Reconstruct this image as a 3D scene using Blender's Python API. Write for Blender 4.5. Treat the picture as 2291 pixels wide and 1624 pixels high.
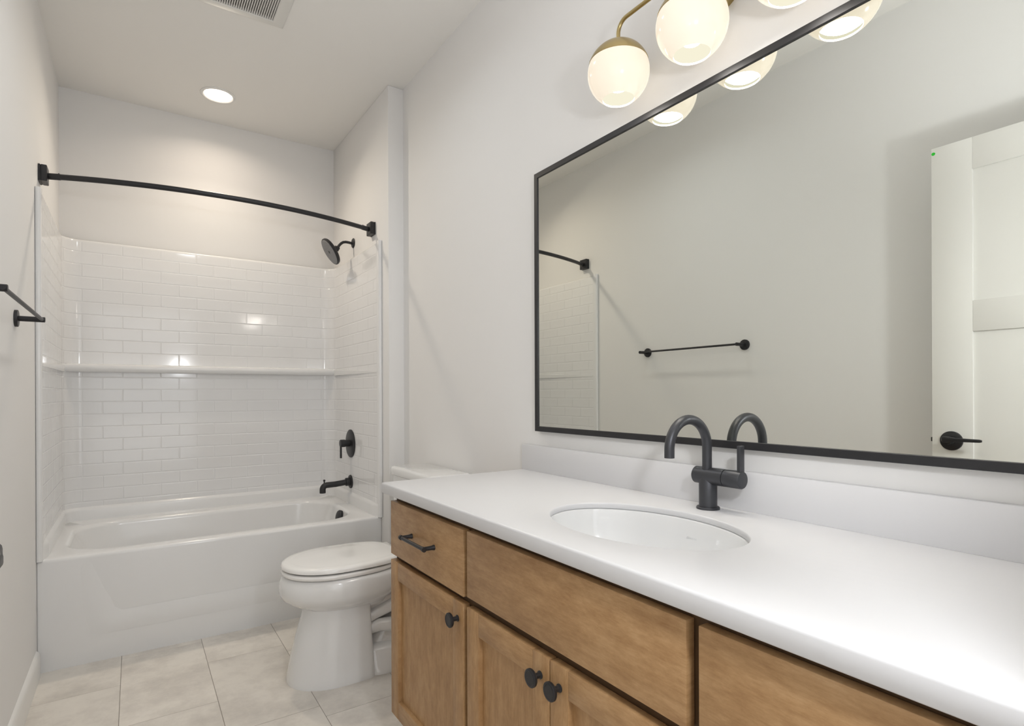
import bpy, bmesh, math
from mathutils import Vector, Matrix
S = bpy.context.scene
C = S.collection
for o in list(bpy.data.objects): bpy.data.objects.remove(o)

# ------------------------------------------------------------------ camera
FPX, CY, YAW, ROLL, CAMZ = 1255.833, 881.326, math.radians(33.949), math.radians(-0.214), 1.184
fwd = Vector((math.sin(YAW), math.cos(YAW), 0)); rt = Vector((math.cos(YAW), -math.sin(YAW), 0)); upv = Vector((0, 0, 1))
r2 = rt*math.cos(ROLL) + upv*math.sin(ROLL); u2 = -rt*math.sin(ROLL) + upv*math.cos(ROLL)
cd = bpy.data.cameras.new('camera'); cam = bpy.data.objects.new('camera', cd); C.objects.link(cam)
cd.sensor_width = 36; cd.sensor_fit = 'HORIZONTAL'; cd.lens = FPX/2291*36; cd.shift_y = (CY-812)/2291
cd.clip_start = 0.02
M = Matrix(((r2.x, u2.x, -fwd.x, 0), (r2.y, u2.y, -fwd.y, 0), (r2.z, u2.z, -fwd.z, CAMZ), (0, 0, 0, 1)))
cam.matrix_world = M
S.camera = cam

# ------------------------------------------------------------------ room dimensions
XL, XR, XV = -0.345, 1.179, 1.268          # left wall, alcove right wall, vanity wall
YF, YC, YT, YB, ZC = 0.08, 2.979, 3.098, 4.005, 2.91

# ------------------------------------------------------------------ world, lights, exposure
w = bpy.data.worlds.new('world'); S.world = w; w.use_nodes = True
bg = w.node_tree.nodes['Background']; bg.inputs['Color'].default_value = (0.86, 0.92, 1.0, 1); bg.inputs['Strength'].default_value = 0.3
S.view_settings.view_transform = 'Standard'; S.view_settings.look = 'None'
S.view_settings.exposure = 0.05; S.view_settings.gamma = 1.0; S.view_settings.use_curve_mapping = False

def lamp(name, kind, loc, power, col, size=0.1, rot=None, sx=None, spot=None):
    l = bpy.data.lights.new(name, kind); l.energy = power; l.color = col
    if kind == 'AREA':
        l.shape = 'RECTANGLE' if sx else 'DISK'; l.size = size
        if sx: l.size_y = sx
    else: l.shadow_soft_size = size
    if spot: l.spot_size = spot[0]; l.spot_blend = spot[1]
    o = bpy.data.objects.new(name, l); o.location = loc
    if rot: o.rotation_euler = rot
    C.objects.link(o); return o
# the photographer's flash in the doorway: one bare head and a weak one bounced off the ceiling
lamp('doorway_flash', 'POINT', (0.46, 0.0, 1.535), 18.0, (0.95, 0.97, 1.0), 0.05)
lamp('ceiling_bounce_flash', 'SPOT', (0.40, 0.45, 1.70), 26, (0.95, 0.96, 1.0), 0.10, (math.radians(172), 0, 0), spot=(math.radians(125), 0.9))
# added fill from the unseen hall: one area light overhead, one upright behind
lamp('hall_fill_top', 'AREA', (0.15, -0.85, 2.88), 3, (0.95, 0.96, 0.98), 1.0)
lamp('hall_fill_back', 'AREA', (0.3, -1.55, 1.45), 11, (0.92, 0.96, 1.0), 1.4, (math.radians(90), 0, 0), 2.4)
# beam of the recessed downlight over the tub
dl = lamp('downlight_beam', 'AREA', (0.4065, 3.62, 2.898), 5.6, (0.98, 0.87, 0.70), 0.13, (math.radians(-24), 0, 0))
dl.data.spread = math.radians(142)
dg = lamp('downlight_glow', 'AREA', (0.4065, 3.62, 2.897), 2.1, (1.0, 0.84, 0.68), 0.13)
dg.data.spread = math.radians(150)
# added overhead fill above the toilet end, out of view, without a fixture
rd = lamp('room_fill_overhead', 'AREA', (0.42, 2.15, 2.905), 2.8, (0.92, 0.97, 1.0), 0.16)
rd.data.spread = math.radians(150)

# ------------------------------------------------------------------ helpers
def tag(o, label=None, cat=None, group=None, kind=None):
    if label: o['label'] = label
    if cat: o['category'] = cat
    if group: o['group'] = group
    if kind: o['kind'] = kind
    return o
def empty(name, loc, label, cat, group=None):
    o = bpy.data.objects.new(name, None); o.empty_display_size = 0.05; C.objects.link(o); o.location = loc
    return tag(o, label, cat, group)
def emit(name, bm, mats, parent=None, sharp=35, kind=None):
    bmesh.ops.recalc_face_normals(bm, faces=bm.faces)
    th = math.radians(sharp)
    for f in bm.faces: f.smooth = True
    for e in bm.edges:
        if len(e.link_faces) == 2 and e.calc_face_angle(0) > th: e.smooth = False
    me = bpy.data.meshes.new(name); bm.to_mesh(me); bm.free()
    for m in (mats if isinstance(mats, (list, tuple)) else [mats]): me.materials.append(m)
    o = bpy.data.objects.new(name, me); C.objects.link(o)
    if parent is not None:
        o.parent = parent; o.matrix_parent_inverse = Matrix.Translation(-world_loc(parent))
    if kind: o['kind'] = kind
    return o
def world_loc(o):
    p = Vector(o.location) if o.type == 'EMPTY' else Vector((0, 0, 0))
    return p
def box(bm, x0, x1, y0, y1, z0, z1, bev=0.0, seg=2, mat=0):
    vs = [bm.verts.new((x, y, z)) for x in (x0, x1) for y in (y0, y1) for z in (z0, z1)]
    idx = [(0, 1, 3, 2), (4, 6, 7, 5), (0, 4, 5, 1), (2, 3, 7, 6), (0, 2, 6, 4), (1, 5, 7, 3)]
    fs = [bm.faces.new([vs[i] for i in q]) for q in idx]
    for f in fs: f.material_index = mat
    if bev > 0:
        es = list({e for f in fs for e in f.edges})
        r = bmesh.ops.bevel(bm, geom=es, offset=bev, segments=seg, profile=0.5, affect='EDGES', clamp_overlap=True)
        for f in r['faces']: f.material_index = mat
def B(*a, **k):
    bm = bmesh.new(); box(bm, *a, **k); return bm
def loft(bm, rings, closed=True, cap0=True, cap1=True, mat=0):
    R = [[bm.verts.new(p) for p in r] for r in rings]
    n = len(R[0])
    for a, b in zip(R, R[1:]):
        for i in range(n if closed else n-1):
            j = (i+1) % n
            bm.faces.new((a[i], a[j], b[j], b[i])).material_index = mat
    if cap0: bm.faces.new(R[0][::-1]).material_index = mat
    if cap1: bm.faces.new(R[-1]).material_index = mat
    return R
def frame_for(t):
    t = t.normalized(); a = Vector((0, 0, 1)) if abs(t.z) < 0.9 else Vector((0, 1, 0))
    u = t.cross(a).normalized(); return u, t.cross(u).normalized()
def tube(bm, pts, r, n=20, mat=0):
    pts = [Vector(p) for p in pts]; rings = []
    t0 = (pts[1]-pts[0]).normalized(); u, v = frame_for(t0)
    for i, p in enumerate(pts):
        t = (pts[min(i+1, len(pts)-1)]-pts[max(i-1, 0)]).normalized()
        u = (u - t*u.dot(t)).normalized(); v = t.cross(u)
        rr = r[i] if isinstance(r, (list, tuple)) else r
        rings.append([p + u*rr*math.cos(2*math.pi*k/n) + v*rr*math.sin(2*math.pi*k/n) for k in range(n)])
    loft(bm, rings, mat=mat)
def lathe(bm, origin, axis, prof, n=32, mat=0, cap0=True, cap1=True):
    """prof: list of (distance along axis, radius)"""
    o = Vector(origin); t = Vector(axis).normalized(); u, v = frame_for(t)
    rings = [[o + t*d + (u*math.cos(2*math.pi*k/n) + v*math.sin(2*math.pi*k/n))*max(r, 1e-5) for k in range(n)] for d, r in prof]
    loft(bm, rings, cap0=cap0, cap1=cap1, mat=mat)
def disc_prof(th, r, b=0.002, d0=0.0):
    return [(d0, r*0.98), (d0, r), (d0+th-b, r), (d0+th-b*0.3, r-b*0.3), (d0+th, r-b)]
def arc(c, r, a0, a1, n, plane='xz', off=0):
    out = []
    for i in range(n+1):
        a = math.radians(a0+(a1-a0)*i/n); p, q = r*math.cos(a), r*math.sin(a)
        out.append({'xz': (c[0]+p, c[1], c[2]+q), 'yz': (c[0], c[1]+p, c[2]+q), 'xy': (c[0]+p, c[1]+q, c[2])}[plane])
    return out
def rrect(x0, x1, y0, y1, r, z, n=10):
    """rounded rectangle ring, 4*(n+1) points, starts at the +x +y corner"""
    out = []
    r = min(r, (x1-x0)/2-1e-4, (y1-y0)/2-1e-4)
    for cx, cy, a in ((x1-r, y1-r, 0), (x0+r, y1-r, 90), (x0+r, y0+r, 180), (x1-r, y0+r, 270)):
        for i in range(n+1):
            t = math.radians(a+90*i/n); out.append((cx+r*math.cos(t), cy+r*math.sin(t), z))
    return out

# ------------------------------------------------------------------ materials
def mat(name, col, rough=0.5, metal=0.0, coat=0.0, spec=0.5):
    m = bpy.data.materials.new(name); m.use_nodes = True
    b = m.node_tree.nodes['Principled BSDF']
    b.inputs['Base Color'].default_value = (*col, 1); b.inputs['Roughness'].default_value = rough
    b.inputs['Metallic'].default_value = metal; b.inputs['Coat Weight'].default_value = coat
    b.inputs['Specular IOR Level'].default_value = spec
    return m
def N(m, t): return m.node_tree.nodes.new(t)
def L(m, a, b): m.node_tree.links.new(a, b)
def BS(m): return m.node_tree.nodes['Principled BSDF']
def add_bump(m, height, strength=0.3, dist=0.001):
    b = N(m, 'ShaderNodeBump'); b.inputs['Strength'].default_value = strength; b.inputs['Distance'].default_value = dist
    L(m, height, b.inputs['Height']); L(m, b.outputs[0], BS(m).inputs['Normal'])
def noise(m, scale, detail=4, rough=0.5, stretch=None, coord='Object'):
    tc = N(m, 'ShaderNodeTexCoord'); mp = N(m, 'ShaderNodeMapping')
    if stretch: mp.inputs['Scale'].default_value = stretch
    L(m, tc.outputs[coord], mp.inputs[0]); n = N(m, 'ShaderNodeTexNoise')
    n.inputs['Scale'].default_value = scale; n.inputs['Detail'].default_value = detail; n.inputs['Roughness'].default_value = rough
    L(m, mp.outputs[0], n.inputs['Vector']); return n, mp
def ramp(m, src, stops):
    r = N(m, 'ShaderNodeValToRGB')
    while len(r.color_ramp.elements) < len(stops): r.color_ramp.elements.new(0.5)
    for e, (p, c) in zip(r.color_ramp.elements, stops): e.position = p; e.color = (*c, 1)
    L(m, src, r.inputs[0]); return r

m_wall = mat('wall_paint', (0.87, 0.862, 0.853), 0.75, spec=0.25)
n, _ = noise(m_wall, 180, 3); add_bump(m_wall, n.outputs['Fac'], 0.08, 0.001)
m_ceil = mat('ceiling_paint', (0.90, 0.885, 0.855), 0.85, spec=0.2)
n, _ = noise(m_ceil, 120, 3); add_bump(m_ceil, n.outputs['Fac'], 0.1, 0.001)
m_trim = mat('trim_paint', (0.88, 0.87, 0.85), 0.4)
m_door = mat('door_paint', (0.82, 0.81, 0.78), 0.4)
m_acryl = mat('white_acrylic', (0.86, 0.86, 0.86), 0.16)
m_porc = mat('porcelain', (0.85, 0.85, 0.845), 0.09, coat=0.5)
m_sink = mat('sink_porcelain', (0.77, 0.775, 0.78), 0.10, coat=0.4)
m_seat = mat('seat_plastic', (0.92, 0.91, 0.89), 0.14, coat=0.3)
m_counter = mat('white_solid_surface', (0.72, 0.72, 0.735), 0.34, spec=0.35)
m_black = mat('matte_black_metal', (0.022, 0.022, 0.025), 0.42, metal=0.3, spec=0.6)
m_face = mat('shower_face_rubber', (0.24, 0.24, 0.245), 0.5)
m_gun = mat('faucet_black', (0.06, 0.062, 0.07), 0.38, metal=0.55, spec=0.6)
m_brass = mat('brushed_brass', (0.46, 0.36, 0.17), 0.32, metal=1.0)
m_dark = mat('painted_cavity_shade', (0.02, 0.015, 0.01), 0.9)
m_mirror = mat('mirror_glass', (0.80, 0.815, 0.77), 0.0, metal=1.0)
m_grille = mat('grille_plastic', (0.78, 0.77, 0.74), 0.4)
m_green = mat('green_sticker', (0.02, 0.55, 0.03), 0.5)
m_mark = mat('printed_mark', (0.66, 0.67, 0.68), 0.3)

def emissive(name, col, strength, gloss=False, base=(0.45, 0.43, 0.40)):
    m = mat(name, base, 0.12, coat=0.3 if gloss else 0)
    BS(m).inputs['Emission Color'].default_value = (*col, 1); BS(m).inputs['Emission Strength'].default_value = strength
    return m
m_glass = emissive('lit_milk_glass', (1.0, 0.86, 0.66), 0.66, True)
m_glassin = emissive('lit_milk_glass_inside', (1.0, 0.95, 0.74), 0.90, base=(0.0, 0.0, 0.0))
BS(m_glassin).inputs['Specular IOR Level'].default_value = 0.0; BS(m_glassin).inputs['Roughness'].default_value = 1.0
m_bulb = emissive('lit_bulb', (1.0, 0.86, 0.66), 20.0)
m_lens = emissive('lit_downlight_lens', (1.0, 0.88, 0.72), 7.0)

# wood
def wood(name, horiz):
    m = mat(name, (0.3, 0.17, 0.08), 0.42, spec=0.4)
    st = (1, 3.0, 34.0) if horiz else (1, 34.0, 3.0)
    n1, mp = noise(m, 2.2, 5, 0.6, st)
    if horiz: mp.inputs['Rotation'].default_value = (0.12, 0, 0)
    n2, mp2 = noise(m, 14, 7, 0.72, (1, 1.0, 2.6) if horiz else (1, 2.6, 1.0))
    if horiz: mp2.inputs['Rotation'].default_value = (0.35, 0, 0)
    n3, _ = noise(m, 3.0, 3, 0.5)
    mx = N(m, 'ShaderNodeMath'); mx.operation = 'MULTIPLY_ADD'; mx.inputs[1].default_value = 0.26
    L(m, n1.outputs['Fac'], mx.inputs[0]); 
    m2 = N(m, 'ShaderNodeMath'); m2.operation = 'MULTIPLY'; m2.inputs[1].default_value = 0.49; L(m, n2.outputs['Fac'], m2.inputs[0]); L(m, m2.outputs[0], mx.inputs[2])
    m3 = N(m, 'ShaderNodeMath'); m3.operation = 'MULTIPLY_ADD'; m3.inputs[1].default_value = 0.25; L(m, n3.outputs['Fac'], m3.inputs[0]); L(m, mx.outputs[0], m3.inputs[2])
    n5, mp5 = noise(m, 34, 5, 0.75, (1, 1.3, 9.0) if horiz else (1, 9.0, 1.3))
    if horiz: mp5.inputs['Rotation'].default_value = (0.22, 0, 0)
    m5 = N(m, 'ShaderNodeMath'); m5.operation = 'SUBTRACT'; m5.inputs[1].default_value = 0.5; L(m, n5.outputs['Fac'], m5.inputs[0])
    m6 = N(m, 'ShaderNodeMath'); m6.operation = 'MULTIPLY_ADD'; m6.inputs[1].default_value = 0.22; L(m, m5.outputs[0], m6.inputs[0]); L(m, m3.outputs[0], m6.inputs[2])
    r = ramp(m, m6.outputs[0], [(0.34, (0.29, 0.150, 0.060)), (0.46, (0.37, 0.212, 0.094)), (0.55, (0.44, 0.265, 0.125)), (0.68, (0.53, 0.34, 0.18))])
    L(m, r.outputs[0], BS(m).inputs['Base Color'])
    # fine pores
    n4, mp4 = noise(m, 60, 4, 0.7, (1, 1.5, 14) if horiz else (1, 14, 1.5)); add_bump(m, n4.outputs['Fac'], 0.12, 0.0006)
    return m
m_woodh = wood('stained_maple_horizontal', True)
m_woodv = wood('stained_maple_vertical', False)
m_woodd = mat('stained_maple_painted_shade', (0.075, 0.038, 0.014), 0.5)  # maple darkened for the face frame: shade of the gaps painted in

# tile pattern on the moulded surround (uv in metres)
def surround_mat():
    m = mat('white_acrylic_brick', (0.86, 0.86, 0.865), 0.09)
    uv = N(m, 'ShaderNodeUVMap'); uv.uv_map = 'UVMap'
    b = N(m, 'ShaderNodeTexBrick'); b.offset = 0.5; b.offset_frequency = 2; b.squash = 1.0
    b.inputs['Scale'].default_value = 1.0; b.inputs['Mortar Size'].default_value = 0.0048; b.inputs['Mortar Smooth'].default_value = 1.0
    b.inputs['Brick Width'].default_value = 0.188; b.inputs['Row Height'].default_value = 0.0703
    L(m, uv.outputs[0], b.inputs['Vector'])
    inv = N(m, 'ShaderNodeMath'); inv.operation = 'SUBTRACT'; inv.inputs[0].default_value = 1.0; L(m, b.outputs['Fac'], inv.inputs[1])
    add_bump(m, inv.outputs[0], 0.7, 0.0016)
    return m
m_surr = surround_mat()

def floor_mats():
    t = mat('vinyl_tile', (0.5, 0.46, 0.4), 0.38, spec=0.4)
    geo = N(t, 'ShaderNodeNewGeometry'); tc = N(t, 'ShaderNodeTexCoord')
    sc = N(t, 'ShaderNodeVectorMath'); sc.operation = 'SCALE'; sc.inputs['Scale'].default_value = 1.0
    mu = N(t, 'ShaderNodeMath'); mu.operation = 'MULTIPLY'; mu.inputs[1].default_value = 17.0; L(t, geo.outputs['Random Per Island'], mu.inputs[0])
    cb = N(t, 'ShaderNodeCombineXYZ'); L(t, mu.outputs[0], cb.inputs[2])
    ad = N(t, 'ShaderNodeVectorMath'); ad.operation = 'ADD'; L(t, tc.outputs['Object'], ad.inputs[0]); L(t, cb.outputs[0], ad.inputs[1])
    n1 = N(t, 'ShaderNodeTexNoise'); n1.inputs['Scale'].default_value = 4.2; n1.inputs['Detail'].default_value = 9; n1.inputs['Roughness'].default_value = 0.68
    L(t, ad.outputs[0], n1.inputs['Vector'])
    r = ramp(t, n1.outputs['Fac'], [(0.30, (0.60, 0.56, 0.51)), (0.46, (0.73, 0.685, 0.625)), (0.56, (0.81, 0.765, 0.70)), (0.74, (0.86, 0.815, 0.745))])
    hs = N(t, 'ShaderNodeHueSaturation'); mm = N(t, 'ShaderNodeMath'); mm.operation = 'MULTIPLY_ADD'; mm.inputs[1].default_value = 0.10; mm.inputs[2].default_value = 0.96
    L(t, geo.outputs['Random Per Island'], mm.inputs[0]); L(t, mm.outputs[0], hs.inputs['Value']); L(t, r.outputs[0], hs.inputs['Color'])
    L(t, hs.outputs[0], BS(t).inputs['Base Color'])
    add_bump(t, n1.outputs['Fac'], 0.1, 0.001)
    g = mat('tile_joint', (0.30, 0.27, 0.235), 0.8)
    return t, g
m_tile, m_grout = floor_mats()

# ================================================================== THE ROOM
bm = bmesh.new()
box(bm, XL-0.1, XV+0.1, -1.6, YB+0.1, -0.06, -0.0012, mat=1)
px0, TW, TL = -0.05, 0.3165, 0.632
cols = {-1: 2.80, 0: 2.44, 1: 2.815, 2: 2.11}
for k in range(-2, 5):
    x0 = px0 + k*TW; x1 = x0+TW
    j = {-2: 2.44, -1: 2.80, 0: 2.44, 1: 2.815, 2: 2.10, 3: 2.44, 4: 2.80}[k]
    q = j - 8*TL
    while q < YB+0.1:
        a0, a1 = max(x0+0.001, XL-0.1), min(x1-0.001, XV+0.1); b0, b1 = max(q+0.0013, -1.6), min(q+TL-0.0013, YB+0.1)
        if a1 > a0+0.01 and b1 > b0+0.01: box(bm, a0, a1, b0, b1, -0.01, 0.0, bev=0.0008, seg=1, mat=0)
        q += TL
emit('floor', bm, [m_tile, m_grout], kind='structure')
emit('ceiling', B(XL-0.1, XV+0.1, -1.7, YB+0.1, ZC, ZC+0.1), m_ceil, kind='structure')
emit('wall_left', B(XL-0.1, XL, -1.6, YB+0.1, 0, ZC), m_wall, kind='structure')
emit('wall_back', B(XL, XR, YB, YB+0.1, 0, ZC), m_wall, kind='structure')
emit('wall_alcove', B(XR, XV+0.1, YC, YB+0.1, 0, ZC, bev=0.004), m_wall, kind='structure')
emit('wall_right', B(XV, XV+0.1, YF-0.12, YC, 0, ZC), m_wall, kind='structure')
emit('wall_hall', B(XL-0.1, XV+0.1, -1.7, -1.6, 0, ZC), m_wall, kind='structure')
emit('wall_hall_side', B(XV, XV+0.1, -1.6, YF-0.12, 0, ZC), m_wall, kind='structure')
DX0, DX1, DZ = -0.225, 0.63, 2.195
bm = bmesh.new()
box(bm, XL, DX0, YF-0.12, YF, 0, ZC); box(bm, DX1, XV, YF-0.12, YF, 0, ZC); box(bm, DX0, DX1, YF-0.12, YF, DZ, ZC)
emit('wall_front', bm, m_wall, kind='structure')
bm = bmesh.new()   # door lining and casing
box(bm, DX0, DX0+0.018, YF-0.125, YF+0.005, 0, DZ, bev=0.001); box(bm, DX1-0.018, DX1, YF-0.125, YF+0.005, 0, DZ, bev=0.001)
box(bm, DX0+0.018, DX1-0.018, YF-0.125, YF+0.005, DZ-0.018, DZ, bev=0.001)
box(bm, DX1-0.006, DX1+0.03, YF, YF+0.013, 0, DZ+0.07, bev=0.002); box(bm, DX0-0.07, DX0+0.006, YF, YF+0.013, 0, DZ+0.07, bev=0.002)
box(bm, DX0+0.006, DX1-0.006, YF, YF+0.013, DZ-0.006, DZ+0.07, bev=0.002)
emit('trim_1', bm, m_trim, kind='structure')
def baseboard(name, x0, x1, y0, y1, axis):
    # profile: 13 mm thick with an eased top, swept along x or y
    prof = [(0, 0), (0.014, 0), (0.014, 0.085), (0.011, 0.098), (0.006, 0.106), (0.0, 0.11)]
    bm = bmesh.new()
    if axis == 'y': rings = [[(x0+d*x1, y, z) for d, z in prof] for y in (y0, y1)]
    else: rings = [[(x, y0+d*y1, z) for d, z in prof] for x in (x0, x1)]
    loft(bm, rings); return emit(name, bm, m_trim, kind='structure')
baseboard('baseboard_left', XL, 1, 0.10, YT-0.02, 'y')
baseboard('baseboard_right', XV, -1, 1.80, YC, 'y')
baseboard('baseboard_alcove', XR, XV, YC, -1, 'x')

# door, open flat along the left wall
dr = empty('door_1', (-0.2, 0.125, 0.012), None, None); dr['kind'] = 'structure'
DXF, DXB, DY0, DY1, DZ0, DZ1 = -0.184, -0.219, 0.125, 0.936, 0.012, 2.168
bm = bmesh.new(); ST = 0.134
pan = [(0.24, 0.74), (0.86, 1.419), (1.538, 2.045)]
box(bm, DXB, DXF, DY0, DY0+ST, DZ0, DZ1, bev=0.0015); box(bm, DXB, DXF, DY1-ST, DY1, DZ0, DZ1, bev=0.0015)
zs = [DZ0] + [v for p in pan for v in p] + [DZ1]
for i in range(0, len(zs), 2): box(bm, DXB, DXF, DY0+ST, DY1-ST, zs[i], zs[i+1], bev=0.0015)
emit('door_frame', bm, m_door, dr)
for a, b in pan:
    bm = bmesh.new()
    box(bm, DXB+0.011, DXF-0.011, DY0+ST-0.004, DY1-ST+0.004, a-0.004, b+0.004)
    emit('door_panel', bm, m_door, dr)
hd = (DXF, 0.8706, 0.9926)
bm = bmesh.new(); lathe(bm, hd, (1, 0, 0), disc_prof(0.009, 0.038, 0.004)); lathe(bm, (DXF+0.008, *hd[1:]), (1, 0, 0), [(0, 0.013), (0.02, 0.013), (0.034, 0.011)], 24)
rs = emit('door_rosette', bm, m_black, dr)
bm = bmesh.new()   # lever with a squared, rounded neck end
def lev(y, hx, hz, x): return [(x+hx*math.copysign(abs(math.cos(t))**0.5, math.cos(t)), y, hd[2]+0.008+hz*math.copysign(abs(math.sin(t))**0.5, math.sin(t))) for t in [2*math.pi*(i+0.5)/16 for i in range(16)]]
loft(bm, [lev(hd[1]+0.018, 0.003, 0.006, DXF+0.046), lev(hd[1]+0.015, 0.0075, 0.0115, DXF+0.046), lev(hd[1]+0.004, 0.0095, 0.0125, DXF+0.047), lev(hd[1]-0.012, 0.008, 0.010, DXF+0.050),
          lev(hd[1]-0.03, 0.006, 0.0075, DXF+0.056), lev(hd[1]-0.105, 0.005, 0.006, DXF+0.058), lev(hd[1]-0.112, 0.003, 0.004, DXF+0.058)])
emit('door_lever', bm, m_black, dr)
bm = bmesh.new(); box(bm, DXB+0.011, DXF-0.011, DY1-0.002, DY1+0.009, 0.985, 1.003, bev=0.003); box(bm, DXB+0.006, DXF-0.006, DY1-0.001, DY1+0.0015, 0.962, 1.026, bev=0.0005)
emit('door_latch', bm, m_black, dr)
bm = bmesh.new(); lathe(bm, (DXF, 0.9285, 2.146), (1, 0, 0), [(0, 0.0065), (0.0012, 0.0062)], 20)
tag(emit('sticker', bm, m_green, dr), 'small green dot sticker')

# ================================================================== TUB / SHOWER UNIT
tub = empty('bathtub_shower_unit', (0.417, 3.5, 0), 'glossy white one-piece tub and shower surround moulded as brick tile, filling the alcove', 'bathtub')
SX0, SX1, SY = XL+0.02, XR-0.02, 3.96       # inner faces of the moulded walls
YS = 3.083
bm = bmesh.new()
ZR = 0.484
x0, x1 = XL+0.0003, XR-0.0003
rings = []
def rr(d, z, r=0.012, yf=None): return rrect(x0, x1, (yf if yf is not None else YT)+0, YB-0.004, r, z)
def rg(x0_, x1_, y0_, y1_, r, z): return rrect(x0_, x1_, y0_, y1_, r, z)
rings += [rg(x0, x1, YT+0.012, YB-0.004, 0.006, 0.0), rg(x0, x1, YT+0.003, YB-0.004, 0.006, 0.10), rg(x0, x1, YT, YB-0.004, 0.006, 0.30), rg(x0, x1, YT-0.003, YB-0.004, 0.006, ZR-0.016)]
for i in range(1, 6):
    a = math.radians(90*i/5); d = 0.014*(1-math.cos(a)); rings.append(rg(x0+d*0.2, x1-d*0.2, YT-0.003+d, YB-0.004, 0.006, ZR-0.016+0.016*math.sin(a)))
bx0, bx1, by0, by1 = -0.262, 1.062, 3.158, 3.838
for i in range(0, 7):
    a = math.radians(90*i/6); d = 0.022*math.sin(a)
    rings.append(rg(bx0+d-0.012, bx1-d+0.012, by0+d*0.6-0.006, by1-d+0.008, 0.20, ZR+0.004-0.026*(1-math.cos(a))))
for f, z in ((0.10, 0.40), (0.22, 0.30), (0.34, 0.20), (0.44, 0.14), (0.56, 0.105), (0.75, 0.09), (1.0, 0.088)):
    rings.append(rg(bx0+0.012+0.30*f, bx1-0.012-0.15*f, by0+0.012+0.13*f, by1-0.014-0.12*f, 0.20-0.05*f, z))
loft(bm, rings, cap0=False, cap1=True)
basin = emit('tub_basin', bm, m_acryl, tub, sharp=50)
# faint raised arch moulded on the apron
bm = bmesh.new()
def arch(off, y):
    pts = []
    for i in range(41):
        t = i/40; x = -0.19+off*1.0 + (1.214-2*off)*t
        e = min(t, 1-t)*2; z = 0.155+off - 0.0*e
        zz = z + 0.29*(max(0, 1-e/0.14))**2.2
        pts.append((x, y, min(zz, 0.455)))
    return pts
loft(bm, [arch(-0.035, YT+0.0020), arch(-0.010, YT-0.0022), arch(0.004, YT-0.0030), arch(0.03, YT-0.0026), arch(0.06, YT+0.0005)], closed=False, cap0=False, cap1=False)
emit('apron_moulding', bm, m_acryl, basin, sharp=60)
# surround walls: plan path, swept with a vertical profile
RC = 0.08
path = []           # (x, y, nx, ny, u)
def addp(x, y, nx, ny): path.append((x, y, nx, ny))
ys_ = [YS+0.012, 3.115, 3.15, 3.2, 3.4, 3.6, 3.75, SY-RC]
for y in ys_: addp(SX0, y, 1, 0)
for i in range(1, 13):
    a = math.radians(180-90*i/12); addp(SX0+RC+RC*math.cos(a), SY-RC+RC*math.sin(a), -math.cos(a), -math.sin(a))
for x in (0.0, 0.25, 0.5, 0.75, 0.95): addp(x, SY, 0, -1)
for i in range(0, 13):
    a = math.radians(90-90*i/12); addp(SX1-RC+RC*math.cos(a), SY-RC+RC*math.sin(a), -math.cos(a), -math.sin(a))
for y in ys_[::-1][1:]: addp(SX1, y, -1, 0)
ul = [0.0]
for a, b in zip(path, path[1:]): ul.append(ul[-1]+math.hypot(a[0]-b[0], a[1]-b[1]))
# u offset so that a joint falls on x=-0.2425 of the back wall
ib = next(i for i, p in enumerate(path) if abs(p[0]-(SX0+RC)) < 1e-6 and abs(p[1]-SY) < 1e-6)
u0 = ul[ib] + (-0.2425-(SX0+RC))
prof = [(0.014, ZR-0.004), (0.014, 0.538), (0.012, 0.547), (0.006, 0.553), (0.0, 0.558), (0.0, 0.70), (0.0, 1.0), (0.0, 1.3), (0.0, 1.7), (0.0, 2.045), (-0.002, 2.054), (-0.006, 2.059), (-0.0195, 2.060)]
bm = bmesh.new(); uvl = bm.loops.layers.uv.new('UVMap')
def ease(j): return {0: 0.0, 1: 0.35}.get(min(j, len(path)-1-j), 1.0)
G = [[bm.verts.new((x+nx*(d*ease(j) if d > 0 else d), y+ny*d, z)) for j, (x, y, nx, ny) in enumerate(path)] for d, z in prof]
for i in range(len(prof)-1):
    for j in range(len(path)-1):
        f = bm.faces.new((G[i][j], G[i][j+1], G[i+1][j+1], G[i+1][j]))
        for lp, (ii, jj) in zip(f.loops, ((i, j), (i, j+1), (i+1, j+1), (i+1, j))):
            z = prof[ii][1]; smooth_zone = z < 0.556
            lp[uvl].uv = (ul[jj]-u0+0.188*20, (z-1.992+0.0703*31))
        if prof[i][1] < 0.556 or prof[i+1][1] > 2.05: f.material_index = 1
surr = emit('surround_wall', bm, [m_surr, m_acryl], tub, sharp=50)
# rounded vertical beads closing the front edges
for sx, xa in ((1, XL), (-1, XR)):
    bm = bmesh.new()
    pr_ = [(xa+sx*0.001, YS+0.03), (xa+sx*0.001, YS-0.004), (xa+sx*0.004, YS-0.007), (xa+sx*0.012, YS-0.008), (xa+sx*0.018, YS-0.006), (xa+sx*0.021, YS+0.001), (xa+sx*0.0205, YS+0.03)]
    loft(bm, [[(x, y, z) for x, y in pr_] for z in (ZR-0.002, 2.055, 2.066)])
    emit('surround_flange', bm, m_acryl, tub, sharp=60)
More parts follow.
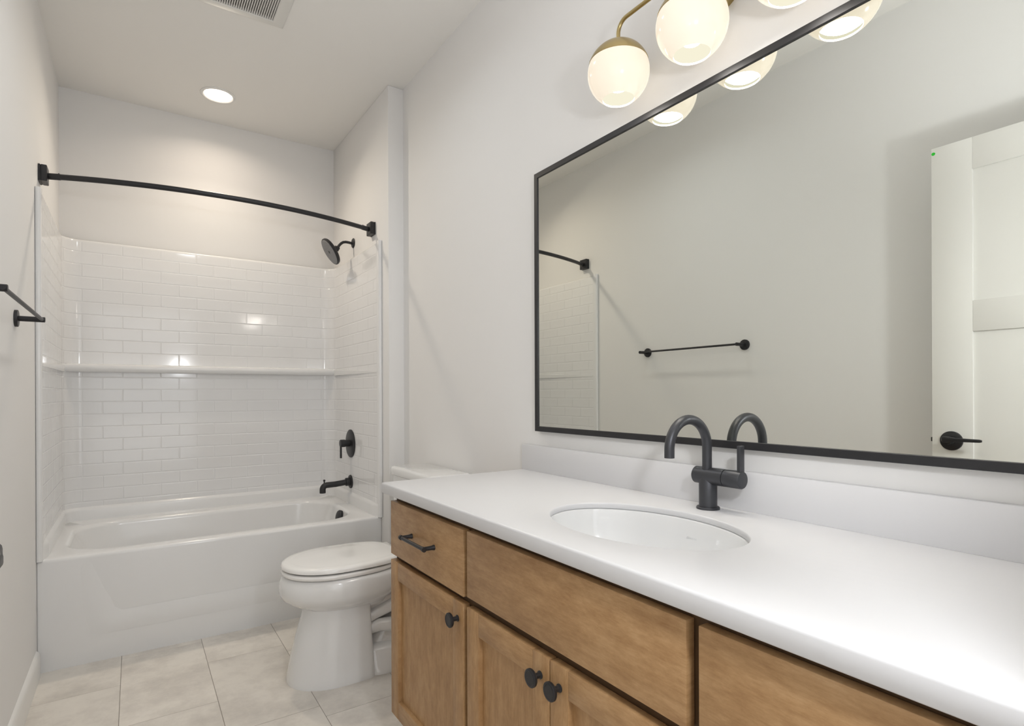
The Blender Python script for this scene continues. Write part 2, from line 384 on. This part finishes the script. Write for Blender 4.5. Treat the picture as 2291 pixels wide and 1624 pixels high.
# shelf
bm = bmesh.new()
pz = [(SY+0.002, 1.364), (3.925, 1.360), (3.914, 1.356), (3.909, 1.346), (3.911, 1.330), (3.917, 1.320), (3.926, 1.316), (SY+0.002, 1.316)]
loft(bm, [[(x, y, z) for y, z in pz] for x in (SX0+0.001, SX1-0.001)])
for s, xa in ((1, SX0), (-1, SX1)):
    loft(bm, [[(xa-s*0.003, 3.12, 1.320), (xa+s*0.001, 3.12, 1.320), (xa+s*0.001, 3.12, 1.311), (xa-s*0.003, 3.12, 1.311)],
              [(xa-s*0.003, 3.92, 1.358), (xa+s*0.012, 3.92, 1.354), (xa+s*0.010, 3.92, 1.316), (xa-s*0.003, 3.92, 1.314)]])
emit('shelf', bm, m_acryl, tub, sharp=40)
bm = bmesh.new()   # overflow cover on the sloping drain end
ax = Vector((-1, -0.06, 0.28)).normalized(); oc = Vector((1.043, 3.43, 0.440))
lathe(bm, oc, ax, [(0, 0.037), (0.014, 0.037), (0.018, 0.034), (0.019, 0.026), (0.021, 0.024), (0.023, 0.010)], 32)
tag(emit('overflow_cover', bm, m_black, basin), 'round black overflow cover')

# shower head
sh = empty('overhead_shower', (XR, 3.578, 2.162), 'round matte black shower head on a bent arm high on the alcove side wall', 'shower head')
bm = bmesh.new(); lathe(bm, (XR, 3.578, 2.162), (-1, 0, 0), [(0, 0.031), (0.004, 0.031), (0.008, 0.026), (0.011, 0.012)], 32); emit('wall_flange', bm, m_black, sh)
P0, P1 = Vector((XR-0.002, 3.578, 2.158)), Vector((1.0735, 3.578, 2.1105))
pts = [P0, Vector((1.145, 3.578, 2.162)), Vector((1.128, 3.578, 2.162)), Vector((1.112, 3.578, 2.158)), Vector((1.098, 3.578, 2.148)), Vector((1.085, 3.578, 2.133)), P1]
bm = bmesh.new(); tube(bm, pts, 0.0085, 18); emit('arm', bm, m_black, sh)
hax = Vector((-0.84, 0.03, -0.54)).normalized()
hc = Vector((1.036, 3.575, 2.090))
bm = bmesh.new(); lathe(bm, hc - hax*0.05, hax, [(-0.006, 0.010), (0.0, 0.014), (0.008, 0.014), (0.009, 0.019), (0.022, 0.019), (0.030, 0.028), (0.038, 0.060), (0.044, 0.082), (0.050, 0.086), (0.060, 0.087), (0.064, 0.084)], 48)
hb = emit('head', bm, m_black, sh)
bm = bmesh.new(); lathe(bm, hc+hax*0.0135, hax, [(0, 0.080), (0.002, 0.079)], 48)
u_, v_ = frame_for(hax)
for rad, cnt in ((0.016, 8), (0.03, 14), (0.044, 20), (0.058, 26), (0.071, 32)):
    for k in range(cnt):
        a = 2*math.pi*k/cnt; c = hc+hax*0.0150+(u_*math.cos(a)+v_*math.sin(a))*rad
        lathe(bm, c, hax, [(0, 0.0022), (0.002, 0.0014)], 6)
emit('spray_face', bm, m_face, hb)
bm = bmesh.new(); lathe(bm, hc+hax*0.014, hax, [(0, 0.0095), (0.003, 0.009), (0.0035, 0.004)], 20); emit('centre_screw', bm, m_black, hb)

# valve
vv = empty('shower_valve', (SX1, 3.585, 0.87), 'round matte black shower control plate with a downward lever above the tub spout', 'shower valve')
bm = bmesh.new(); lathe(bm, (SX1, 3.585, 0.869), (-1, 0, 0), [(0, 0.090), (0.005, 0.090), (0.008, 0.086), (0.010, 0.040), (0.012, 0.028)], 48); emit('escutcheon', bm, m_black, vv)
bm = bmesh.new(); lathe(bm, (SX1-0.010, 3.585, 0.872), (-1, 0, 0), [(0, 0.022), (0.03, 0.022), (0.0305, 0.0245), (0.056, 0.0245), (0.059, 0.022)], 32)
box(bm, 1.089, 1.099, 3.577, 3.593, 0.778, 0.885, bev=0.002); emit('lever', bm, m_black, vv)
# spout
sp = empty('tub_spout', (SX1, 3.588, 0.623), 'matte black tub spout with a small diverter pin, low on the alcove side wall', 'tub spout')
bm = bmesh.new(); lathe(bm, (SX1, 3.588, 0.623), (-1, 0, 0), [(0, 0.043), (0.005, 0.043), (0.008, 0.040), (0.010, 0.026)], 40); emit('spout_flange', bm, m_black, sp)
bm = bmesh.new(); lathe(bm, (SX1-0.008, 3.588, 0.623), (-1, 0, 0), [(0, 0.026), (0.025, 0.026), (0.028, 0.021)], 32)
pts = [(SX1-0.03, 3.588, 0.622), (1.06, 3.588, 0.615)] + [(1.006+0.026*math.cos(math.radians(90+a)), 3.588, 0.588+0.026*math.sin(math.radians(90+a))) for a in range(0, 91, 15)] + [(0.980, 3.588, 0.566)]
tube(bm, pts, 0.0185, 24); emit('spout', bm, m_black, sp)
bm = bmesh.new(); lathe(bm, (0.990, 3.588, 0.622), (0, 0, 1), [(0, 0.004), (0.016, 0.004), (0.017, 0.0065), (0.026, 0.0065), (0.028, 0.004)], 16); emit('diverter_pin', bm, m_black, sp)

# curtain rod
rod = empty('shower_curtain_rod', (0.417, 3.21, 2.158), 'curved matte black shower curtain rod spanning the tub alcove', 'curtain rod')
ZRD, YRD = 2.160, 3.213
pts = []
for i in range(41):
    x = XL+0.028 + (XR-XL-0.056)*i/40; q = (x-0.417)/0.734
    pts.append((x, YRD-0.145*(1-q*q), ZRD-0.003))
bm = bmesh.new(); tube(bm, pts[1:-1], 0.0124, 20); emit('rod', bm, m_black, rod)
for s, xa in ((1, XL), (-1, XR)):
    bm = bmesh.new()
    loft(bm, [[(xa+s*d, YRD+a*h, ZRD+b*h) for a, b in ((-1, -1), (1, -1), (1, 1), (-1, 1))] for d, h in ((0.0005, 0.036), (0.007, 0.036), (0.0085, 0.034), (0.0105, 0.034), (0.012, 0.0355), (0.029, 0.0355), (0.031, 0.033))])
    br = emit('wall_bracket', bm, m_black, rod)
    i0, i1, i2 = (0, 1, 2) if s > 0 else (40, 39, 38)
    bm = bmesh.new(); a, b, c = Vector(pts[i0]), Vector(pts[i1]), Vector(pts[i2]); dd = (b-a).normalized()
    tube(bm, [a-dd*0.004, a+dd*0.050, a+dd*0.052], [0.0138, 0.0138, 0.0124], 20)
    lathe(bm, a+dd*0.045+Vector((0, 0, 0.012)), (0, 0, 1), [(0, 0.003), (0.004, 0.0025)], 10)
    emit('rod_sleeve', bm, m_black, rod)

# ================================================================== CEILING FITTINGS
rl = empty('recessed_downlight', (0.4065, 3.62, ZC), 'round lit recessed downlight in the ceiling over the tub', 'ceiling light')
bm = bmesh.new(); lathe(bm, (0.4065, 3.62, ZC), (0, 0, -1), [(0, 0.091), (0.003, 0.091), (0.006, 0.087), (0.007, 0.078), (0.004, 0.073), (0.001, 0.071)], 64, cap1=False); emit('trim_ring', bm, m_trim, rl)
bm = bmesh.new(); lathe(bm, (0.4065, 3.62, ZC), (0, 0, -1), [(0.0005, 0.0715), (0.003, 0.0715)], 64); emit('lens', bm, m_lens, rl)

vf = empty('exhaust_fan_vent', (0.40, 2.60, ZC), 'square white exhaust fan grille with fine slats in the ceiling', 'vent')
VX0, VX1, VY0, VY1 = 0.216, 0.586, 2.42, 2.79
bm = bmesh.new()
def sq(d, z): return [(VX0+d, VY0+d, z), (VX1-d, VY0+d, z), (VX1-d, VY1-d, z), (VX0+d, VY1-d, z)]
loft(bm, [sq(0, ZC-0.0005), sq(0.0, ZC-0.004), sq(0.006, ZC-0.009), sq(0.045, ZC-0.019), sq(0.052, ZC-0.019), sq(0.055, ZC-0.016), sq(0.056, ZC-0.003)], cap1=False); emit('grille_frame', bm, m_grille, vf, sharp=20)
bm = bmesh.new(); box(bm, VX0+0.05, VX1-0.05, VY0+0.05, VY1-0.05, ZC-0.0025, ZC-0.0005); emit('slat_shade_sheet', bm, m_dark, vf)  # dark sheet on the ceiling, painted as the shade behind the slats
bm = bmesh.new(); x = VX0+0.058
while x < VX1-0.057:
    loft(bm, [[(x, y, ZC-0.003), (x+0.0012, y, ZC-0.017), (x+0.005, y, ZC-0.017), (x+0.0038, y, ZC-0.003)] for y in (VY0+0.055, VY1-0.055)]); x += 0.0092
emit('grille_slats', bm, m_grille, vf, sharp=20)

# ================================================================== TOILET
tl = empty('toilet', (0.86, 2.43, 0), 'white two-piece toilet with its lid down, between the tub and the vanity', 'toilet')
TY = 2.43
def egg(xf, xb, b, z, ef=2.0, eb=2.4, n=48, cy=TY, xm=0.45):
    """egg ring: widest at xm of the length, front (low x) and back half"""
    xc = xf+(xb-xf)*xm; out = []
    for i in range(n):
        t = 2*math.pi*i/n; c, s = math.cos(t), math.sin(t)
        if c < 0: e, a = ef, xc-xf
        else: e, a = eb, xb-xc
        out.append((xc+math.copysign(abs(c)**(2/e), c)*a, cy+math.copysign(abs(s)**(2/e), s)*b, z))
    return out
bm = bmesh.new()
def ped(xf, xb, b, z): return egg(xf, xb, b, z, 2.1, 9.0, xm=0.60)
loft(bm, [ped(0.516, 0.845, 0.158, 0.0), ped(0.516, 0.845, 0.158, 0.006), ped(0.520, 0.845, 0.154, 0.03), ped(0.533, 0.843, 0.142, 0.10),
          ped(0.553, 0.840, 0.131, 0.18), ped(0.574, 0.838, 0.123, 0.25), ped(0.582, 0.838, 0.122, 0.285), ped(0.585, 0.84, 0.122, 0.31)])
loft(bm, [egg(0.60, 0.93, 0.112, 0.285, 2.1, 2.8), egg(0.577, 0.94, 0.124, 0.300, 2.05, 2.6), egg(0.537, 0.97, 0.155, 0.320, 2.0, 2.5), egg(0.500, 1.0, 0.181, 0.345, 2.0, 2.5), egg(0.488, 1.02, 0.191, 0.370, 2.0, 2.5), egg(0.490, 1.03, 0.193, 0.402, 2.0, 2.5),
          egg(0.497, 1.04, 0.191, 0.425, 2.0, 2.5), egg(0.504, 1.04, 0.186, 0.436, 2.0, 2.5), egg(0.515, 1.03, 0.178, 0.440, 2.0, 2.5)])
# foot and trapway behind the pedestal, deck under the tank
loft(bm, [egg(0.80, 1.13, 0.156, 0.0, 4, 4), egg(0.80, 1.13, 0.156, 0.012, 4, 4), egg(0.80, 1.12, 0.146, 0.030, 4, 4), egg(0.80, 1.11, 0.128, 0.085, 4, 4), egg(0.81, 1.10, 0.115, 0.102, 4, 4), egg(0.83, 1.08, 0.09, 0.108, 4, 4)])
tube(bm, [(0.82, TY, 0.27), (0.90, TY, 0.29), (1.00, TY, 0.28), (1.05, TY, 0.24), (1.05, TY, 0.19), (1.0, TY, 0.15), (0.94, TY, 0.12), (0.90, TY, 0.07)], [0.075, 0.082, 0.086, 0.086, 0.084, 0.086, 0.088, 0.085], 24)
for yy in (-1, 1):
    tube(bm, [(0.80, TY+yy*0.060, 0.20), (0.86, TY+yy*0.072, 0.235), (0.94, TY+yy*0.078, 0.262), (1.02, TY+yy*0.075, 0.25), (1.07, TY+yy*0.07, 0.20)], [0.022, 0.026, 0.03, 0.03, 0.026], 16)
    tube(bm, [(0.80, TY+yy*0.062, 0.165), (0.88, TY+yy*0.082, 0.185), (0.97, TY+yy*0.085, 0.175), (1.02, TY+yy*0.082, 0.12), (1.0, TY+yy*0.078, 0.07)], [0.022, 0.028, 0.034, 0.036, 0.034], 16)
loft(bm, [egg(0.93, 1.20, 0.14, 0.31, 4, 4), egg(0.91, 1.235, 0.165, 0.35, 4, 4), egg(0.90, 1.245, 0.18, 0.40, 4, 4), egg(0.90, 1.245, 0.18, 0.436, 4, 4), egg(0.91, 1.24, 0.17, 0.443, 4, 4)])
emit('bowl', bm, m_porc, tl, sharp=55)
for yy in (-1, 1):
    bm = bmesh.new(); lathe(bm, (0.99, TY+yy*0.118, 0.035), (0, 0, 1), [(0, 0.016), (0.012, 0.015), (0.02, 0.009), (0.022, 0.002)], 20)
    emit('bolt_cap', bm, m_porc, tl)
bm = bmesh.new(); xs = dict(xm=0.52)
loft(bm, [egg(0.515, 0.965, 0.170, 0.4405, 2.1, 2.8), egg(0.502, 0.975, 0.182, 0.4440, 2.1, 2.8), egg(0.498, 0.978, 0.186, 0.448, 2.1, 2.8), egg(0.498, 0.978, 0.187, 0.458, 2.1, 2.8), egg(0.502, 0.975, 0.183, 0.4615, 2.1, 2.8), egg(0.512, 0.965, 0.172, 0.4625, 2.1, 2.8)])
box(bm, 0.955, 1.0, TY-0.10, TY+0.10, 0.441, 0.462, bev=0.004)
emit('seat', bm, m_seat, tl, sharp=60)
bm = bmesh.new()
loft(bm, [egg(0.515, 0.975, 0.168, 0.4665, 2.1, 3.2), egg(0.503, 0.985, 0.181, 0.4685, 2.1, 3.2), egg(0.498, 0.988, 0.186, 0.471, 2.1, 3.2), egg(0.498, 0.988, 0.186, 0.480, 2.1, 3.2), egg(0.503, 0.984, 0.182, 0.487, 2.1, 3.2), egg(0.514, 0.975, 0.173, 0.491, 2.1, 3.2),
          egg(0.535, 0.96, 0.156, 0.4915, 2.1, 3.2), egg(0.545, 0.95, 0.148, 0.4925, 2.1, 3.2), egg(0.58, 0.92, 0.12, 0.4955, 2.1, 3.0), egg(0.66, 0.85, 0.06, 0.4975, 2.0, 2.5)])
box(bm, 0.965, 1.005, TY-0.145, TY+0.145, 0.464, 0.478, bev=0.005)
emit('lid', bm, m_seat, tl, sharp=60)
bm = bmesh.new(); y0, y1 = TY-0.245, TY+0.245
loft(bm, [rrect(1.085, 1.245, y0+0.03, y1-0.03, 0.035, 0.435), rrect(1.075, 1.25, y0+0.018, y1-0.018, 0.035, 0.47), rrect(1.066, 1.255, y0+0.008, y1-0.008, 0.03, 0.70), rrect(1.064, 1.255, y0+0.008, y1-0.008, 0.03, 0.785)])
emit('tank', bm, m_porc, tl)
bm = bmesh.new()
loft(bm, [rrect(1.060, 1.258, y0+0.004, y1-0.004, 0.03, 0.787), rrect(1.056, 1.260, y0, y1, 0.032, 0.793), rrect(1.056, 1.260, y0, y1, 0.032, 0.818), rrect(1.060, 1.258, y0+0.004, y1-0.004, 0.03, 0.825), rrect(1.07, 1.25, y0+0.014, y1-0.014, 0.03, 0.829)])
emit('tank_lid', bm, m_porc, tl, sharp=60)
bm = bmesh.new(); lathe(bm, (1.066, y0+0.075, 0.735), (-1, 0, 0), [(0, 0.012), (0.012, 0.012), (0.016, 0.009)], 20); box(bm, 1.042, 1.05, y0+0.065, y0+0.15, 0.728, 0.742, bev=0.003); emit('flush_lever', bm, m_porc, tl)

# ================================================================== VANITY
VYE, VYN = 1.760, 0.082
va = empty('vanity_cabinet', (0.98, 0.92, 0), 'brown stained maple vanity cabinet with shaker doors under the white countertop', 'cabinet')
FX = 0.722
bm = bmesh.new()
box(bm, FX, XV-0.001, VYE-0.018, VYE-0.002, 0.115, 0.8575)
box(bm, FX, XV-0.001, VYN, VYN+0.018, 0.115, 0.8575)
box(bm, FX+0.02, XV-0.001, VYN+0.018, VYE-0.018, 0.115, 0.133)
box(bm, XV-0.012, XV-0.001, VYN+0.018, VYE-0.018, 0.133, 0.8575)
emit('carcass', bm, m_woodv, va)
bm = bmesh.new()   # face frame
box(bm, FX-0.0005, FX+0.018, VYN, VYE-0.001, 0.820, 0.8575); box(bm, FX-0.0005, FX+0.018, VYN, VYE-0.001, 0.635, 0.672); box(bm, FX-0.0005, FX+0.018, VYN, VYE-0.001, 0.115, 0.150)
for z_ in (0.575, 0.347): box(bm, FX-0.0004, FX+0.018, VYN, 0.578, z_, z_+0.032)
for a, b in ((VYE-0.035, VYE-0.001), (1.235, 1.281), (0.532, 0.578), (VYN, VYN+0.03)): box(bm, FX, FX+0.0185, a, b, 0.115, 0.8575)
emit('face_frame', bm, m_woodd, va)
bm = bmesh.new(); box(bm, FX+0.065, FX+0.08, VYN, VYE-0.018, 0, 0.115); box(bm, FX+0.08, XV-0.001, VYE-0.032, VYE-0.018, 0, 0.115); emit('toe_kick', bm, m_woodv, va)
PX0, PX1 = 0.700, FX-0.0015
def slab_front(name, y0, y1, z0, z1, m):
    bm = bmesh.new(); box(bm, PX0, PX1, y0, y1, z0, z1, bev=0.0018); return emit(name, bm, m, va)
def shaker(y0, y1, z0, z1):
    d = empty('cabinet_door', (PX0, (y0+y1)/2, z0), None, None); d.parent = va; d.location = Vector((PX0, (y0+y1)/2, z0))-va.location
    return d
def shaker_door(y0, y1, z0, z1):
    s = 0.057; bm = bmesh.new()
    box(bm, PX0, PX1, y0, y0+s, z0, z1, bev=0.0016); box(bm, PX0, PX1, y1-s, y1, z0, z1, bev=0.0016)
    box(bm, PX0, PX1, y0+s, y1-s, z0, z0+s, bev=0.0012, mat=1); box(bm, PX0, PX1, y0+s, y1-s, z1-s, z1, bev=0.0012, mat=1)
    box(bm, PX0+0.0125, PX1-0.002, y0+s-0.003, y1-s+0.003, z0+s-0.003, z1-s+0.003)
    return emit('cabinet_door', bm, [m_woodv, m_woodh], va)
def knob(y, z, parent):
    bm = bmesh.new(); lathe(bm, (PX0, y, z), (-1, 0, 0), [(0, 0.0085), (0.002, 0.0085), (0.004, 0.0062), (0.016, 0.0058), (0.019, 0.009), (0.020, 0.0175), (0.022, 0.0190), (0.0265, 0.0190), (0.028, 0.0175), (0.0285, 0.0150), (0.0275, 0.0140)], 32)
    return emit('knob', bm, m_black, parent)
def pull(yc, z, parent, half=0.0765):
    bm = bmesh.new(); xb = PX0-0.034
    tube(bm, [(xb, yc-half-0.008, z), (xb, yc-half+0.002, z)], 0.0072, 16); tube(bm, [(xb, yc+half-0.002, z), (xb, yc+half+0.008, z)], 0.0072, 16)
    tube(bm, [(xb, yc-half, z), (xb, yc+half, z)], 0.0056, 16)
    for s in (-1, 1): lathe(bm, (PX0, yc+s*half, z), (-1, 0, 0), [(0, 0.0078), (0.003, 0.0076), (0.008, 0.0062), (0.034, 0.0058)], 16)
    return emit('pull', bm, m_black, parent)
dw = slab_front('drawer_front', 1.267, 1.7575, 0.662, 0.835, m_woodh); pull(1.512, 0.7525, dw)
slab_front('false_drawer_front', 0.565, 1.249, 0.668, 0.8365, m_woodh)
dz = [(0.600, 0.8365), (0.372, 0.582), (0.139, 0.354)]
for a, b in dz: d3 = slab_front('drawer_front', 0.100, 0.5425, a, b, m_woodh); pull(0.32, (a+b)/2, d3)
d = shaker_door(1.2685, 1.7575, 0.139, 0.643); knob(1.2985, 0.5985, d)
d = shaker_door(0.9085, 1.2495, 0.139, 0.643); knob(0.9385, 0.599, d)
d = shaker_door(0.565, 0.9050, 0.139, 0.643); knob(0.8745, 0.599, d)

# countertop with an oval cut-out
ct = empty('countertop', (0.97, 0.93, 0.86), 'white solid-surface countertop with a low backsplash and oval sink cut-out', 'countertop')
CX0, CX1, CY0, CY1, CZ0, CZ1 = 0.680, XV-0.001, YF+0.001, 1.788, 0.8585, 0.893
SCX, SCY, SA, SB = 0.950, 0.893, 0.25, 0.17
NR = 96
ccx, ccy, hx, hy = (CX0+CX1)/2, (CY0+CY1)/2, (CX1-CX0)/2, (CY1-CY0)/2
def sqpt(t, d):
    # ray from sink centre to the slab's border, shrunk by d
    dx, dy = math.cos(t), math.sin(t)
    kx = ((CX1-d-SCX) if dx > 0 else (SCX-CX0-d))/max(abs(dx), 1e-9); ky = ((CY1-d-SCY) if dy > 0 else (SCY-CY0-d))/max(abs(dy), 1e-9)
    k = min(kx, ky); return (SCX+dx*k, SCY+dy*k)
angs = sorted([2*math.pi*i/NR for i in range(NR)] + [math.atan2(y-SCY, x-SCX) % (2*math.pi) for x in (CX0, CX1) for y in (CY0, CY1)])
def corner(i, d, z):
    # keep true corners at every inset
    t = angs[i]
    for x in (CX0, CX1):
        for y in (CY0, CY1):
            if abs((math.atan2(y-SCY, x-SCX) % (2*math.pi))-t) < 1e-9: return (x+(d if x == CX0 else -d), y+(d if y == CY0 else -d), z)
    return (*sqpt(t, d), z)
def orect(d, z): return [corner(i, d, z) for i in range(len(angs))]
def oell(e, z):
    out = []
    for t in angs:
        dx, dy = math.cos(t), math.sin(t); k = 1/math.sqrt((dx/(SB+e))**2+(dy/(SA+e))**2); out.append((SCX+dx*k, SCY+dy*k, z))
    return out
bm = bmesh.new(); rb = 0.006
CUT = CZ1-0.0150
rg_ = [oell(0.045, CZ0), oell(0.045, CUT), oell(0.001, CUT), oell(0, CUT+0.001), oell(0, CZ1-0.003), oell(0.0008, CZ1-0.001), oell(0.0028, CZ1), orect(rb, CZ1)]
for i in range(1, 6):
    a = math.radians(90*i/5); rg_.append(orect(rb*(1-math.sin(a)), CZ1-rb*(1-math.cos(a))))
rg_ += [orect(0, CZ0+0.002), orect(0.002, CZ0), oell(0.045, CZ0)]
loft(bm, rg_, cap0=False, cap1=False)
bmesh.ops.remove_doubles(bm, verts=bm.verts, dist=1e-6)
emit('slab', bm, m_counter, ct, sharp=50)
bm = bmesh.new(); box(bm, XV-0.020, XV-0.001, CY0, CY1, CZ1-0.0005, 0.990, bev=0.002); emit('backsplash', bm, m_counter, ct)

sk = empty('undermount_sink', (SCX, SCY, 0.70), 'oval white undermount sink basin set below the countertop opening', 'sink')
bm = bmesh.new()
def se(e, z, k=1.0): return [(SCX+(SB+e)*k*math.cos(2*math.pi*i/64), SCY+(SA+e)*k*math.sin(2*math.pi*i/64), z) for i in range(64)]
loft(bm, [se(0.030, 0.860), se(0.030, 0.8772), se(0.002, 0.8772), se(-0.002, 0.8750), se(-0.005, 0.866), se(-0.010, 0.835), se(-0.022, 0.795), se(-0.045, 0.760), se(-0.08, 0.737), se(-0.12, 0.725), se(-0.150, 0.718)], cap0=False)
emit('basin', bm, m_sink, sk)
bm = bmesh.new(); lathe(bm, (SCX, SCY, 0.718), (0, 0, 1), [(0, 0.022), (0.002, 0.022), (0.004, 0.018), (0.0045, 0.004)], 32); tag(emit('drain', bm, m_gun, sk), 'black drain')

bm = bmesh.new()
def skp(y, z):   # point on the basin wall nearest the tap
    prof_s = [(0.866, -0.005), (0.835, -0.010), (0.795, -0.022)]
    e = prof_s[0][1] + (prof_s[1][1]-prof_s[0][1])*(0.866-z)/0.031 if z > 0.835 else prof_s[1][1] + (prof_s[2][1]-prof_s[1][1])*(0.835-z)/0.04
    t = math.asin((y-SCY)/(SA+e)); return (SCX+(SB+e)*math.cos(t)-0.0005, y, z)
for k in range(6):
    ya_ = 0.8925-k*0.0052
    loft(bm, [[skp(ya_, 0.8335), skp(ya_-0.0032, 0.8335)], [skp(ya_, 0.8375), skp(ya_-0.0032, 0.8375)]], closed=False, cap0=False, cap1=False)
emit('printed_mark', bm, m_mark, sk)

# faucet
fa = empty('bathroom_faucet', (1.2015, 0.90, CZ1), 'matte black gooseneck faucet with side lever on the white countertop', 'faucet')
FXC, FY = 1.2015, 0.900
bm = bmesh.new(); lathe(bm, (FXC, FY, CZ1), (0, 0, 1), [(0, 0.0285), (0.004, 0.0285), (0.006, 0.027), (0.0065, 0.0225)], 48); emit('base_flange', bm, m_gun, fa)
bm = bmesh.new(); lathe(bm, (FXC, FY, CZ1+0.006), (0, 0, 1), [(0, 0.0222), (0.07, 0.0222), (0.078, 0.018)], 48)
lathe(bm, (FXC, 0.937, 0.976), (0, -1, 0), [(0, 0.016), (0.001, 0.0195), (0.003, 0.0215), (0.0875, 0.0215), (0.0885, 0.019)], 48); emit('body', bm, m_gun, fa)
bm = bmesh.new(); lathe(bm, (FXC, 0.848, 0.976), (0, -1, 0), [(0, 0.019), (0.0008, 0.0215), (0.043, 0.0215), (0.0455, 0.0200), (0.046, 0.0180)], 48)
box(bm, FXC-0.0095, FXC+0.0095, 0.8035, 0.8120, 0.972, 1.058, bev=0.0012); hnd = emit('handle', bm, m_gun, fa)
RA = 0.0705; acx = 1.1277
pts = [(acx+RA, FY, 0.985), (acx+RA, FY, 1.02)] + arc((acx, FY, 1.0490), RA, 0, 180, 28) + [(acx-RA, FY, 1.040), (acx-RA, FY, 1.030)]
bm = bmesh.new(); tube(bm, pts, 0.0119, 28); emit('spout', bm, m_gun, fa)

# mirror
mi = empty('wall_mirror', (XV, 0.9, 1.5), 'large rectangular wall mirror in a thin black frame above the vanity', 'mirror')
MY0, MY1, MZ0, MZ1, MT = 0.100, 1.696, 1.045, 2.005, 0.019
bm = bmesh.new(); xf = XV-0.024
def fr(d, x): return [(x, MY0+d, MZ0+d), (x, MY1-d, MZ0+d), (x, MY1-d, MZ1-d), (x, MY0+d, MZ1-d)]
loft(bm, [fr(0, XV-0.001), fr(0, xf+0.001), fr(0.001, xf), fr(MT-0.001, xf), fr(MT, xf+0.001), fr(MT, XV-0.010)], cap0=False, cap1=False); emit('mirror_frame', bm, m_black, mi)
emit('mirror_glass', B(XV-0.0195, XV-0.012, MY0+MT-0.002, MY1-MT+0.002, MZ0+MT-0.002, MZ1-MT+0.002), m_mirror, mi)

# vanity light
vl = empty('vanity_light', (XV, 0.9, 2.235), 'three-globe brass vanity light with lit milk glass shades above the mirror', 'wall light')
GX, GZ, GR = 1.145, 2.094, 0.0868
bm = bmesh.new(); lathe(bm, (XV, 0.9, 2.235), (-1, 0, 0), [(0, 0.062), (0.018, 0.062), (0.022, 0.058), (0.0225, 0.008)], 48); emit('canopy', bm, m_brass, vl)
ZB = 2.238
bm = bmesh.new()
tube(bm, [(XV-0.02, 0.9, ZB), (GX, 0.9, ZB)], 0.0065, 16)
rb_ = 0.032; ya, yb = 1.153, 0.647
pts = [(GX, ya, 2.165), (GX, ya, ZB-rb_)] + [(GX, ya-rb_+rb_*math.cos(math.radians(a)), ZB-rb_+rb_*math.sin(math.radians(a))) for a in range(10, 91, 10)]
pts += [(GX, yb+rb_-rb_*math.sin(math.radians(a)), ZB-rb_+rb_*math.cos(math.radians(a))) for a in range(0, 91, 10)] + [(GX, yb, 2.165)]
tube(bm, pts, 0.0056, 16); tube(bm, [(GX, 0.9, ZB), (GX, 0.9, 2.165)], 0.0056, 16)
emit('bar', bm, m_brass, vl)
def sph(r, a0, a1, n=24): return [(-r*math.cos(math.radians(a0+(a1-a0)*i/n)), r*math.sin(math.radians(a0+(a1-a0)*i/n))) for i in range(n+1)]
for gy in (1.153, 0.900, 0.647):
    c = (GX, gy, GZ)
    lamp('globe_light', 'POINT', c, 17.5, (1.0, 0.95, 0.88), 0.090)
    bm = bmesh.new()   # shade: outer skin up to the lip, then the inner skin
    prof_o = [(-d, r) for d, r in sph(GR, 40, 149)]
    prof_i = [(-d, r) for d, r in sph(GR-0.004, 147.5, 40)]
    rings = []
    o_ = Vector(c)
    def ring(z, r): return [(c[0]+r*math.cos(2*math.pi*k/48), c[1]+r*math.sin(2*math.pi*k/48), c[2]+z) for k in range(48)]
    R1 = [ring(z, r) for z, r in prof_o]; R2 = [ring(z, r) for z, r in prof_i]
    loft(bm, R1+R2[:1], cap0=False, cap1=False, mat=0); loft(bm, R2, cap0=False, cap1=False, mat=1)
    bmesh.ops.remove_doubles(bm, verts=bm.verts, dist=1e-6)
    shade = emit('lamp_shade', bm, [m_glass, m_glassin], vl, sharp=70)
    bm = bmesh.new()
    rr_ = [ring(math.cos(math.radians(a))*(GR+0.0015), max(0.0004, math.sin(math.radians(a))*(GR+0.0015))) for a in range(0, 71, 5)]
    loft(bm, rr_ + [ring(math.cos(math.radians(70.5))*(GR-0.001), math.sin(math.radians(70.5))*(GR-0.001))], cap0=True, cap1=False)
    emit('shade_cap', bm, m_brass, shade)
    bm = bmesh.new(); lathe(bm, (GX, gy, GZ+0.043), (0, 0, -1), [(0, 0.014), (0.03, 0.014), (0.045, 0.022), (0.06, 0.029), (0.075, 0.029), (0.087, 0.022), (0.094, 0.008)], 32); emit('bulb', bm, m_bulb, shade)

# towel bar
tb = empty('towel_bar', (XL, 2.24, 1.455), 'matte black towel bar on the left wall', 'towel bar')
bm = bmesh.new(); BX = XL+0.074
tube(bm, [(BX, 1.868, 1.455), (BX, 2.600, 1.455)], 0.006, 16); emit('bar', bm, m_black, tb)
for y in (1.880, 2.595):
    bm = bmesh.new(); lathe(bm, (XL, y, 1.455), (1, 0, 0), disc_prof(0.010, 0.0295, 0.002), 40); lathe(bm, (XL+0.008, y, 1.455), (1, 0, 0), [(0, 0.0095), (0.073, 0.0095), (0.0745, 0.008)], 24); emit('post', bm, m_black, tb)
